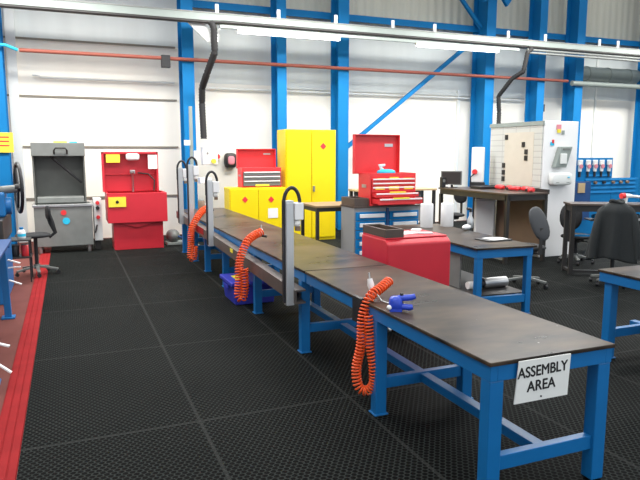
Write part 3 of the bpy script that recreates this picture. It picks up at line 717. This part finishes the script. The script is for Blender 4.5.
# ------------------------------------------------------------------ office chairs (local frame: sits facing +Y)
def office_chair(label, loc, rz, seat_z=.58, back_z=1.0, back=(.2, .05, .2), lean=-.12, bm='fabric', grp='office chairs', roll=0.):
    t = thing('office_chair', label, 'chair', loc, rz, grp, local=True)
    MB().ell((0, .02, seat_z), .24, .24, .045, p=.75).make('seat', 'fabric', t)
    R = Matrix.Rotation(roll, 4, 'Y') @ Matrix.Rotation(lean, 4, 'X')
    MB().ell((0, -.24+math.sin(-lean)*.0, back_z), back[0], back[1], back[2], M4=R, p=.85).make('backrest', bm, t)
    MB().bar((0, -.05, seat_z-.06), (0, -.29, seat_z-.05), .05, .015).bar((0, -.29, seat_z-.06), (0, -.29, back_z-.05), .05, .016, (0, 1, 0)).make('back_bar', 'darkmetal', t)
    m = MB(); m.box(-.09, .09, -.1, .1, seat_z-.09, seat_z-.045); m.tube([(.09, 0, seat_z-.07), (.22, .02, seat_z-.08)], .008, 6); m.make('mechanism', 'darkmetal', t)
    MB().cyl((0, 0, .12), (0, 0, seat_z-.09), .028).make('gas_lift', 'black', t)
    m = MB(); m.cyl((0, 0, .09), (0, 0, .16), .045)
    for k in range(5):
        a = 2*PI*k/5+.3; m.bar((0, 0, .13), (.28*math.cos(a), .28*math.sin(a), .085), .045, .03)
    b = m.make('star_base', 'greymet', t, .004)
    for k in range(5):
        a = 2*PI*k/5+.3; x, y = .28*math.cos(a), .28*math.sin(a)
        MB().tube([(x-.02, y, .032), (x+.02, y, .032)], .03, 12).cyl((x, y, .04), (x, y, .08), .012).make('castor', 'black', b)
    return t
office_chair('grey-backed office chair between the roll bench and the dark table', (5.82, 6.68, .014), -.1, .55, .90, (.125, .045, .24), lean=-.2, roll=-.32, bm='greyfab')
office_chair('black office chair tucked under the right desk', (7.86, 7.85, .014), -1.2, .45, .80, (.19, .05, .22), lean=-.1)
office_chair('black office chair underneath the draped dark jacket', (7.02, 6.32, .014), -.85, .56, .95, (.2, .05, .2))
office_chair('black office chair far back beneath the dark long table', (7.45, 10.85, .014), 1.9, .55, .95, (.17, .05, .17))
t = thing('office_chair', 'low black work chair with a thin curved back by the grey washer', 'chair', (-.50, 10.2, .014), rz=PI/2+.25, group='office chairs', local=True)
MB().ell((0, .03, .60), .22, .25, .035, p=.7).make('seat', 'fabric', t)
MB().tube([(0, -.2, .55), (0, -.29, .62), (0, -.24, .78), (0, -.2, .92)], [.02, .03, .045, .04], 10).make('back_bar', 'fabric', t)
MB().ell((0, -.20, .93), .12, .03, .11, p=.8).make('backrest', 'fabric', t)
MB().cyl((0, 0, .1), (0, 0, .57), .028).make('gas_lift', 'black', t)
m = MB().cyl((0, 0, .09), (0, 0, .16), .045)
for k in range(5):
    a = 2*PI*k/5+.5; m.bar((0, 0, .13), (.3*math.cos(a), .3*math.sin(a), .075), .045, .03)
b = m.make('star_base', 'greymet', t, .004)
for k in range(5):
    a = 2*PI*k/5+.5; x, y = .3*math.cos(a), .3*math.sin(a)
    MB().tube([(x-.02, y, .03), (x+.02, y, .03)], .028, 12).cyl((x, y, .04), (x, y, .07), .012).make('castor', 'black', b)

# jacket over the chair
t = thing('jacket', 'dark jacket draped over an office chair at the right', 'jacket', (6.82, 6.13, 0), rz=-.75, local=True)
m = MB(); nu, nv = 72, 26; vs = []; fs = []
for i in range(nv+1):
    f = i/nv; z = 1.225-f*.80
    sh = math.sin(min(1, f*5.0)*PI/2)
    rx = .03+(.17+.13*f)*sh; ry = .03+(.10+.08*f)*sh
    for j in range(nu):
        a = 2*PI*j/nu; fold = 1+(.05+.11*f)*math.sin(a*7+f*1.3)*sh+(.05*f)*math.sin(a*13+2+f*3)
        hem = .03*math.sin(a*3+1)*f
        vs.append((rx*fold*math.cos(a), ry*fold*math.sin(a)+.02*f, z+hem))
for i in range(nv):
    for j in range(nu): fs.append((i*nu+j, (i+1)*nu+j, (i+1)*nu+(j+1) % nu, i*nu+(j+1) % nu))
fs.append(tuple(range(nu)))
m._add(vs, fs, True); o = m.make('jacket_body', 'jacket', t); so = o.modifiers.new('thick', 'SOLIDIFY'); so.thickness = .006
for sx in (-1, 1):
    MB().tube([(sx*.13, -.02, 1.12), (sx*.2, -.05, 1.0), (sx*.24, -.09, .8), (sx*.265, -.11, .6), (sx*.27, -.12, .44)], [.05, .062, .06, .055, .052], 14).make('sleeve', 'jacket', t)
MB().tube([(.1*math.cos(a)*.8, .06*math.sin(a), 1.2+.02*math.sin(a*2)) for a in [2*PI*k/16 for k in range(16)]], .022, 8, closed=True).make('collar', 'jacket', t)

# ------------------------------------------------------------------ dark long table with monitor and red tools
t = thing('long_table', 'long dark table with a brown rear panel left of the planner block', 'table', (7.1, 9.2, .014))
x0, x1, y0, y1, zt = 6.65, 7.52, 8.15, 10.2, 1.19
bx(x0, x1, y0, y1, zt-.03, zt).make('table_top', 'deskbrown', t, .004)
m = MB(); m.box(x0+.01, x0+.05, y0+.05, y1-.05, zt-.12, zt-.03); m.box(x1-.05, x1-.01, y0+.05, y1-.05, zt-.12, zt-.03); m.box(x0+.05, x1-.05, y0+.02, y0+.06, zt-.12, zt-.03); m.make('frame', 'darkmetal', t)
for y in (y0+.02, y1-.08):
    for x in (x0+.01, x1-.07): bx(x, x+.06, y, y+.06, .014, zt-.12 if y > y0+.1 else zt-.03).make('leg', 'darkmetal', t, .003)
bx(x0+.02, x0+.06, y0+.08, y1-.08, .07, .13).make('foot_rail', 'greymet', t)
bx(x1-.02, x1-.005, y0+.08, 9.5, .10, zt-.12).make('rear_panel', 'brown', t)
m = MB(); m.box(x1-.04, x1, y0, y1, zt, zt+.05); m.make('rear_lip', 'darkmetal', t)
t = thing('monitor', 'grey flat monitor at the far end of the long dark table', 'monitor', (6.85, 10.06, 1.19), rz=-.75, local=True)
bx(-.20, .20, -.02, .02, .05, .32).make('screen_housing', 'greymet', t, .006); bx(-.18, .18, -.024, -.0201, .07, .30).make('screen', 'darkmetal', t)
bx(-.03, .03, .02, .05, .01, .25).make('stand', 'black', t); bx(-.12, .12, -.07, .1, .0, .012).make('base', 'black', t, .004)
bx(-.05, .0, -.08, -.06, .03, .06).make('sensor', 'white', t)
bx(-.05, .0, -.08, -.06, .0121, .031).make('sensor_foot', 'white', t)
t = thing('speaker', 'small black block beside the grey monitor', 'speaker', (6.71, 10.14, 1.19), local=True)
bx(-.045, .045, -.04, .04, 0, .2).make('housing', 'black', t, .01); MB().cyl((0, -.041, .13), (0, -.046, .13), .03).make('cone', 'greymet', t)
# red tools in a row on the table
for i, (x, y, r_, L) in enumerate(((7.30, 9.18, .2, .20), (7.34, 8.96, -.3, .18), (7.27, 8.74, .4, .22), (7.34, 8.53, .1, .2), (7.28, 8.33, -.2, .16))):
    t = thing('air_tool', ['red air tool farthest along the dark table, by the black tray', 'second red air tool, just before the farthest one', 'middle red air tool of the row on the dark table', 'fourth red air tool, next to the nearest one', 'nearest red air tool at the front end of the dark table'][i], 'tool', (x, y, 1.19), rz=r_+PI/2, group='red air tools on the dark table', local=True)
    MB().tube([(-L/2, 0, .045), (-L/4, 0, .045), (L/3, 0, .045), (L/2, 0, .045)], [.032, .042, .038, .02], 14).make('body', 'redbright', t)
    MB().tube([(-L/3, 0, .05), (-L/3-.02, .09, .03)], [.024, .022], 10).make('grip', 'darkmetal' if i % 2 else 'redbright', t)
t = thing('control_unit', 'white control unit with a red knob behind the black tray', 'control unit', (7.36, 9.93, 1.19), rz=-.7, local=True)
bx(-.12, .12, -.06, .06, .10, .77).make('housing', 'white', t, .015); bx(-.14, .14, -.1, .1, .0, .10).make('base', 'black', t, .01)
MB().cyl((-.05, -.06, .30), (-.05, -.11, .30), .05).make('knob', 'redbright', t); MB().tube([(-.05, -.1, .27), (-.12, -.13, .2), (-.12, -.1, .08)], .012, 8).make('cable', 'black', t)
o = bx(7.0, 7.4, 9.33, 9.65, 1.191, 1.24).make('parts_tray', 'black', None, .006, org=(7.2, 9.5, 1.19)); setp(o, 'shallow black tray on the dark table left of the red tools', 'tray')
t = thing('white_cabinet', 'small white rounded cabinet standing underneath the dark long table', 'cabinet', (7.34, 9.64, .014), rz=-.6, local=True)
bx(-.19, .19, -.15, .15, .05, 1.0).make('body', 'white', t, .05); bx(-.16, .16, -.165, -.151, .1, .95).make('door', 'white', t, .02)
for x in (-.13, .13): MB().cyl((x, 0, 0), (x, 0, .06), .03).make('foot', 'black', t)

# pale bench at the back centre
t = thing('back_bench', 'pale wooden-topped bench far back behind the large red chest', 'bench', (6.6, 11.9, .014))
bx(5.7, 7.6, 11.7, 12.3, 1.03, 1.07).make('bench_top', 'wood', t, .004)
for x in (5.72, 7.52):
    for y in (11.72, 12.22): bx(x, x+.06, y, y+.06, .014, 1.03).make('leg', 'darkmetal', t)
bx(5.8, 7.5, 12.2, 12.22, .3, 1.03).make('back_panel', 'cabgrey', t)
for x, mm, lb in ((5.9, 'black', 'small black jar on the pale back bench'), (6.25, 'brown', 'small brown jar on the pale back bench'), (6.45, 'redbright', 'small red jar on the pale back bench')):
    t = thing('jar', lb, 'jar', (x, 11.95, 1.07)); MB().lathe([(.05, 0), (.055, .01), (.055, .1), (.04, .12)], (x, 11.95, 1.07), 16).make('body', mm, t); MB().lathe([(.045, 0), (.045, .03)], (x, 11.95, 1.19), 16).make('lid', 'alu', t)

# ------------------------------------------------------------------ white planner block
t = thing('planner_block', 'tall white partition block with a grid planner on its left face', 'partition', (8.04, 9.2, .014))
bx(7.66, 8.42, 8.5, 9.95, .014, 2.40).make('body', 'white', t, .008)
b = bx(7.635, 7.66, 8.52, 9.93, 1.24, 2.33).make('planner_board', 'planner', t)
bx(7.630, 7.6349, 8.72, 9.50, 1.26, 2.22).make('tan_strip', 'plannertan', b)
m = MB(); m.box(7.62, 7.66, 8.5, 9.95, 2.33, 2.40); m.make('top_frame', 'tray', b)
for y, z in ((9.45, 2.14), (8.98, 2.0), (8.90, 1.87), (8.90, 1.76), (9.50, 1.62), (9.50, 1.49), (9.50, 1.37)):
    bx(7.618, 7.6295, y-.04, y+.04, z-.045, z+.045).make('magnet', 'black', b)
bx(7.92, 8.02, 8.49, 8.499, 2.25, 2.34).make('picture', 'pink', t); bx(7.93, 8.01, 8.482, 8.49, 2.20, 2.26).make('picture', 'yellowdull', t); bx(8.04, 8.10, 8.49, 8.499, 2.17, 2.24).make('picture', 'tray', t)
bx(7.80, 7.88, 8.49, 8.499, 1.98, 2.04).make('picture', 'cyan', t); bx(7.83, 7.87, 8.482, 8.49, 2.02, 2.08).make('picture', 'redbright', t)
t = thing('wall_telephone', 'pale grey wall telephone on the right face of the white block', 'telephone', (8.2, 8.45, 1.75))
m = MB().prism([(7.84, 1.60), (8.10, 1.60), (8.22, 1.96), (7.96, 1.96)], 8.40, 8.499, 'y'); m.make('housing', 'tray', t, .012)
bx(7.94, 8.08, 8.375, 8.40, 1.66, 1.84).make('handset', 'offwhite', t, .01); bx(8.0, 8.16, 8.392, 8.4, 1.90, 1.93).make('grille', 'greymet', t)
t = thing('towel_dispenser', 'low white paper dispenser on the white block under the telephone', 'dispenser', (8.18, 8.45, 1.5))
MB().ell((8.0, 8.43, 1.40), .23, .07, .11, p=.4).make('cover', 'offwhite', t); bx(7.85, 8.15, 8.362, 8.4, 1.335, 1.345).make('slot', 'greymet', t)
bx(8.1, 8.14, 8.35, 8.37, 1.42, 1.44).make('window', 'cyan', t)

# ------------------------------------------------------------------ right desk and louvre rack
t = thing('desk', 'black-framed desk with a grey top and blue bins at the right', 'desk', (6.97, 7.07, .014), rz=-.5, local=True)
bx(-.02, 2.3, -.02, .42, 1.056, 1.086).make('desk_top', 'deskbrown', t, .004)
for x in (0, 2.22):
    for y in (0, .34): bx(x, x+.06, y, y+.06, 0, 1.056).make('leg', 'darkmetal', t, .003)
m = MB(); m.box(.06, 2.22, .01, .05, .966, 1.056); m.box(.01, .05, .06, .34, .966, 1.056); m.box(.06, 2.22, .01, .05, .036, .076); m.box(.01, .05, .06, .34, .036, .076); m.make('frame', 'darkmetal', t)
bx(.3, 2.24, .06, .4, .82, .835).make('shelf', 'darkmetal', t)
bx(.06, 2.22, .07, .09, .585, .61).make('lower_rail', 'colblue', t)
bx(.5, 2.22, .38, .395, .60, .82).make('back_panel', 'black', t)
def ond(x, y, z): a = -.5; return (6.97+x*math.cos(a)-y*math.sin(a), 7.07+x*math.sin(a)+y*math.cos(a), .014+z)
for i, (x, lb) in enumerate(((.5, 'left blue cloth bundle on the shelf of the right desk'), (.88, 'right blue cloth bundle on the shelf of the right desk'))):
    c = ond(x, .22, .88); o = MB().ell(c, .17, .1, .045, p=.8).make('cloth_bundle', 'colblue', None, org=c); setp(o, lb, 'cloth')
t = thing('louvre_rack', 'blue louvred rack with tools hung on it behind the right desk', 'tool rack', (9.5, 8.95, .014))
bx(8.62, 9.78, 8.95, 8.98, .3, 1.76).make('back_panel', 'colblue', t, .003)
bx(9.79, 10.5, 8.95, 8.98, .3, 1.36).make('back_panel', 'colblue', t, .003)
for x in (8.64, 9.7, 10.42): bx(x, x+.06, 8.985, 9.04, .034, 1.36).make('post', 'colblue', t); 
for x in (8.64, 9.7, 10.42): bx(x, x+.06, 8.8, 9.2, .0145, .034).make('foot', 'darkblue', t)
m = MB()
for z in (1.10, 1.18, 1.26, 1.34, 1.42): m.prism([(8.95, z), (8.93, z-.01), (8.95, z+.03)], 9.1, 9.75 if z > 1.34 else 10.4, 'x')
m.make('louvre', 'colblue', t)
bx(8.64, 9.02, 8.72, 8.945, .6, 1.32).make('side_cupboard', 'darkblue', t, .006)
bx(8.70, 8.86, 8.70, 8.72, 1.12, 1.30).make('label', 'wood', t)
for i, x in enumerate((8.93, 9.13, 9.30, 9.47, 9.66)):
    t = thing('hung_tool', ['white hanging tool at the left end of the blue rack, by the white block', 'second white hanging tool from the left on the blue rack', 'middle white hanging tool on the blue rack', 'fourth white hanging tool from the left on the blue rack', 'white hanging tool at the right end of the upper row on the rack'][i], 'tool', (x, 8.94, 1.5), group='white tools hung on the blue rack')
    m = MB(); m.box(x-.05, x+.05, 8.90, 8.945, 1.62, 1.72); m.box(x-.03, x+.03, 8.90, 8.945, 1.5, 1.62); m.make('body', 'paper', t, .01)
    MB().cyl((x, 8.90, 1.60), (x, 8.885, 1.60), .04).make('dial', 'pink', t); bx(x-.015, x+.015, 8.91, 8.94, 1.40, 1.5).make('shaft', 'darkmetal', t)
for i, x in enumerate((9.12, 9.32, 9.54, 9.78, 9.98, 10.15)):
    o = MB().cyl((x, 8.93, 1.29), (x, 8.885, 1.29), .028).make('hung_socket', 'brown' if i != 2 else 'darkmetal', None, org=(x, 8.93, 1.29)); setp(o, 'small round socket hung in the lower row of the blue rack', 'socket', 'sockets on the blue rack')
t = thing('hand_drill', 'white hand tool with a red end on the right desk', 'tool', (*ond(.86, .2, 0)[:2], 1.10), rz=-.1, local=True)
MB().tube([(-.10, 0, .11), (.02, 0, .11), (.1, 0, .10), (.42, 0, .07)], [.035, .03, .02, .018], 10).make('body', 'white', t)
MB().tube([(-.13, 0, .11), (-.07, 0, .112)], .042, 12).make('red_end', 'redbright', t); MB().tube([(-.03, 0, .1), (-.05, 0, .0)], [.025, .03], 10).make('grip', 'white', t)
o = MB().box(-.45, .45, -.12, .12, .001, .11, Matrix.Translation(ond(1.55, .25, 1.086)) @ Matrix.Rotation(-.5, 4, 'Z')).make('flat_case', 'black', None, .01, org=ond(1.55, .25, 1.086)); setp(o, 'flat black case on the right desk behind the jacket', 'case')

# ------------------------------------------------------------------ machine at the left edge
t = thing('machine_stand', 'blue stand with white tags at the left edge beside the red edging', 'stand', (-.9, 7, 0))
for (xx, y, l) in ((-.66, 5.4, 0), (-.70, 7.6, 1), (-1.5, 5.4, 2), (-1.5, 7.6, 3)):
    m = MB().bar((xx, y, .02), (xx-.02, y, .86), .07, .07); m.box(xx-.07, xx+.07, y-.07, y+.07, .0005, .02)
    lg = m.make('leg', 'blue', t, .004)
    tags = {0: ((.10, -.08), (.26, -.02)), 1: ((.34, -.03), (.48, .03), (.57, -.02))}.get(l, ())
    for z, dz in tags: MB().bar((xx+.035, y-.03, z+.10), (xx+.16, y-.06, z+.10+dz-.02), .028, .012).make('white_tag', 'white', lg)
m = MB(); m.box(-1.55, -.64, 5.35, 5.41, .80, .86); m.box(-1.55, -.64, 7.6, 7.66, .80, .86); m.box(-.72, -.66, 5.42, 7.6, .80, .86); m.box(-1.53, -1.47, 5.42, 7.6, .80, .86); m.make('frame', 'blue', t, .003)
bx(-1.55, -.62, 5.33, 7.68, .86, .89).make('stand_top', 'darkblue', t, .004)
t = thing('lathe_machine', 'dark blue machine with a large black handwheel at the left edge', 'machine', (-1.0, 8.8, 0))
bx(-1.5, -.78, 8.3, 9.6, .0005, .75).make('cabinet_base', 'blue', t, .01)
bx(-1.45, -.75, 8.25, 9.5, .75, 1.05).make('bed', 'darkmetal', t, .02)
m = MB(); m.box(-1.1, -.74, 8.6, 9.0, 1.05, 1.36); m.tube([(-.74, 8.78, 1.18), (-.68, 8.78, 1.18)], .11, 20); m.make('head', 'blue', t, .03)
m = MB(); m.tube([(-1.2, 8.75, 1.35), (-.6, 8.75, 1.40)], .05, 14); m.box(-1.3, -1.0, 8.6, 8.95, 1.25, 1.62); m.make('spindle', 'greymet', t, .01)
M4 = Matrix.Rotation(math.radians(11), 4, 'Z') @ Matrix.Rotation(PI/2, 4, 'Y')
c = Vector((-.585, 8.75, 1.41)); m = MB()
m.tube([c+M4 @ Vector((.31*math.cos(a), .31*math.sin(a), 0)) for a in [2*PI*k/36 for k in range(36)]], .022, 8, closed=True)
for k in range(3):
    a = 2*PI*k/3+.5; m.tube([c, c+M4 @ Vector((.30*math.cos(a), .30*math.sin(a), 0))], .016, 8)
m.tube([c-Vector((.04, 0, 0)), c+Vector((.04, 0, 0))], .05, 14)
m.make('handwheel', 'black', t)
bx(-1.0, -.80, 8.6, 8.8, 1.42, 1.6).make('lamp_head', 'wood', t, .02)
t = thing('bottle', 'white and blue bottle on the trolley beside the left machine', 'bottle', (-.66, 9.6, .62))
MB().lathe([(.05, 0), (.055, .01), (.055, .09), (.04, .12), (.025, .13)], (-.66, 9.85, .62), 18).make('body', 'white', t); MB().lathe([(.056, 0), (.056, .04)], (-.66, 9.85, .65), 18).make('label', 'cyan', t); MB().lathe([(.027, 0), (.027, .03)], (-.66, 9.85, .75), 14).make('cap', 'colblue', t)
t = thing('trolley', 'small dark trolley carrying the white bottle at the left', 'trolley', (-.66, 9.85, .014))
for z in (.60, .35): bx(-.86, -.54, 9.66, 10.06, z, z+.02).make('shelf', 'darkmetal', t, .003)
for x in (-.85, -.57):
    for y in (9.67, 10.03): bx(x, x+.02, y, y+.02, .001, .60).make('leg', 'darkmetal', t)
for (x, y, z, mm, lb) in ((-.62, 9.8, .371, 'redbright', 'red tin on the lower shelf of the small dark trolley'), (-.76, 9.8, .371, 'black', 'black tin on the lower shelf of the small dark trolley')):
    t = thing('tin', lb, 'tin', (x, y, z)); MB().lathe([(.055, 0), (.06, .01), (.06, .15), (.05, .16)], (x, y, z), 18).make('body', mm, t); MB().lathe([(.05, 0), (.05, .012)], (x, y, z+.16), 18).make('lid', 'greymet', t)

for nm, dx in (('parts_washer', -.01), ('parts_washer.001', -.01)):
    o = bpy.data.objects[nm]; o.scale = (.975, .975, .975); o.location += Vector((dx, -.38, 0))*S
    o.location.z = .0004
# ------------------------------------------------------------------ lights
def area(loc, size, e, col=(1, 1, 1), sy=None, rot=(0, 0, 0)):
    l = bpy.data.lights.new('area', 'AREA'); l.energy = e; l.color = col; l.size = size*S
    if sy: l.shape = 'RECTANGLE'; l.size_y = sy*S
    o = bpy.data.objects.new('added_area_light', l); COL.objects.link(o); o.location = Vector(loc)*S; o.rotation_euler = rot  # unseen lamp without a fixture, added only for its light
LS = 1.0
for x in (-1, 4.5, 10, 15.5):  # row added just out of view to brighten the lower back wall
    area((x, 11.0, 5.1), 4, 135*LS, (1, .98, .94), .8, (.0, 0, 0))
for x in (0, 6, 12):
    area((x, 6.8, 5.6), 4, 75*LS, (1, .99, .97), 1.2)
    area((x, 1.5, 5.6), 4, 40*LS, (1, .99, .97), 1.2)
w = bpy.data.worlds.new('world'); bpy.context.scene.world = w; w.use_nodes = True
w.node_tree.nodes['Background'].inputs[0].default_value = (.85, .93, 1, 1); w.node_tree.nodes['Background'].inputs[1].default_value = .8

# ------------------------------------------------------------------ camera
cam = bpy.data.cameras.new('camera'); co = bpy.data.objects.new('camera', cam); COL.objects.link(co)
cam.sensor_width = 36; cam.lens = 615/640*36; cam.clip_start = .02
co.location = (0, 0, 1.85*S)
pitch = math.atan(87/615); yaw = math.atan(254/math.hypot(615, 87))
co.rotation_euler = (PI/2-pitch, 0, -yaw)
sc = bpy.context.scene; sc.camera = co
sc.view_settings.view_transform = 'Standard'; sc.view_settings.look = 'None'; sc.view_settings.gamma = 1; sc.view_settings.exposure = 0.85
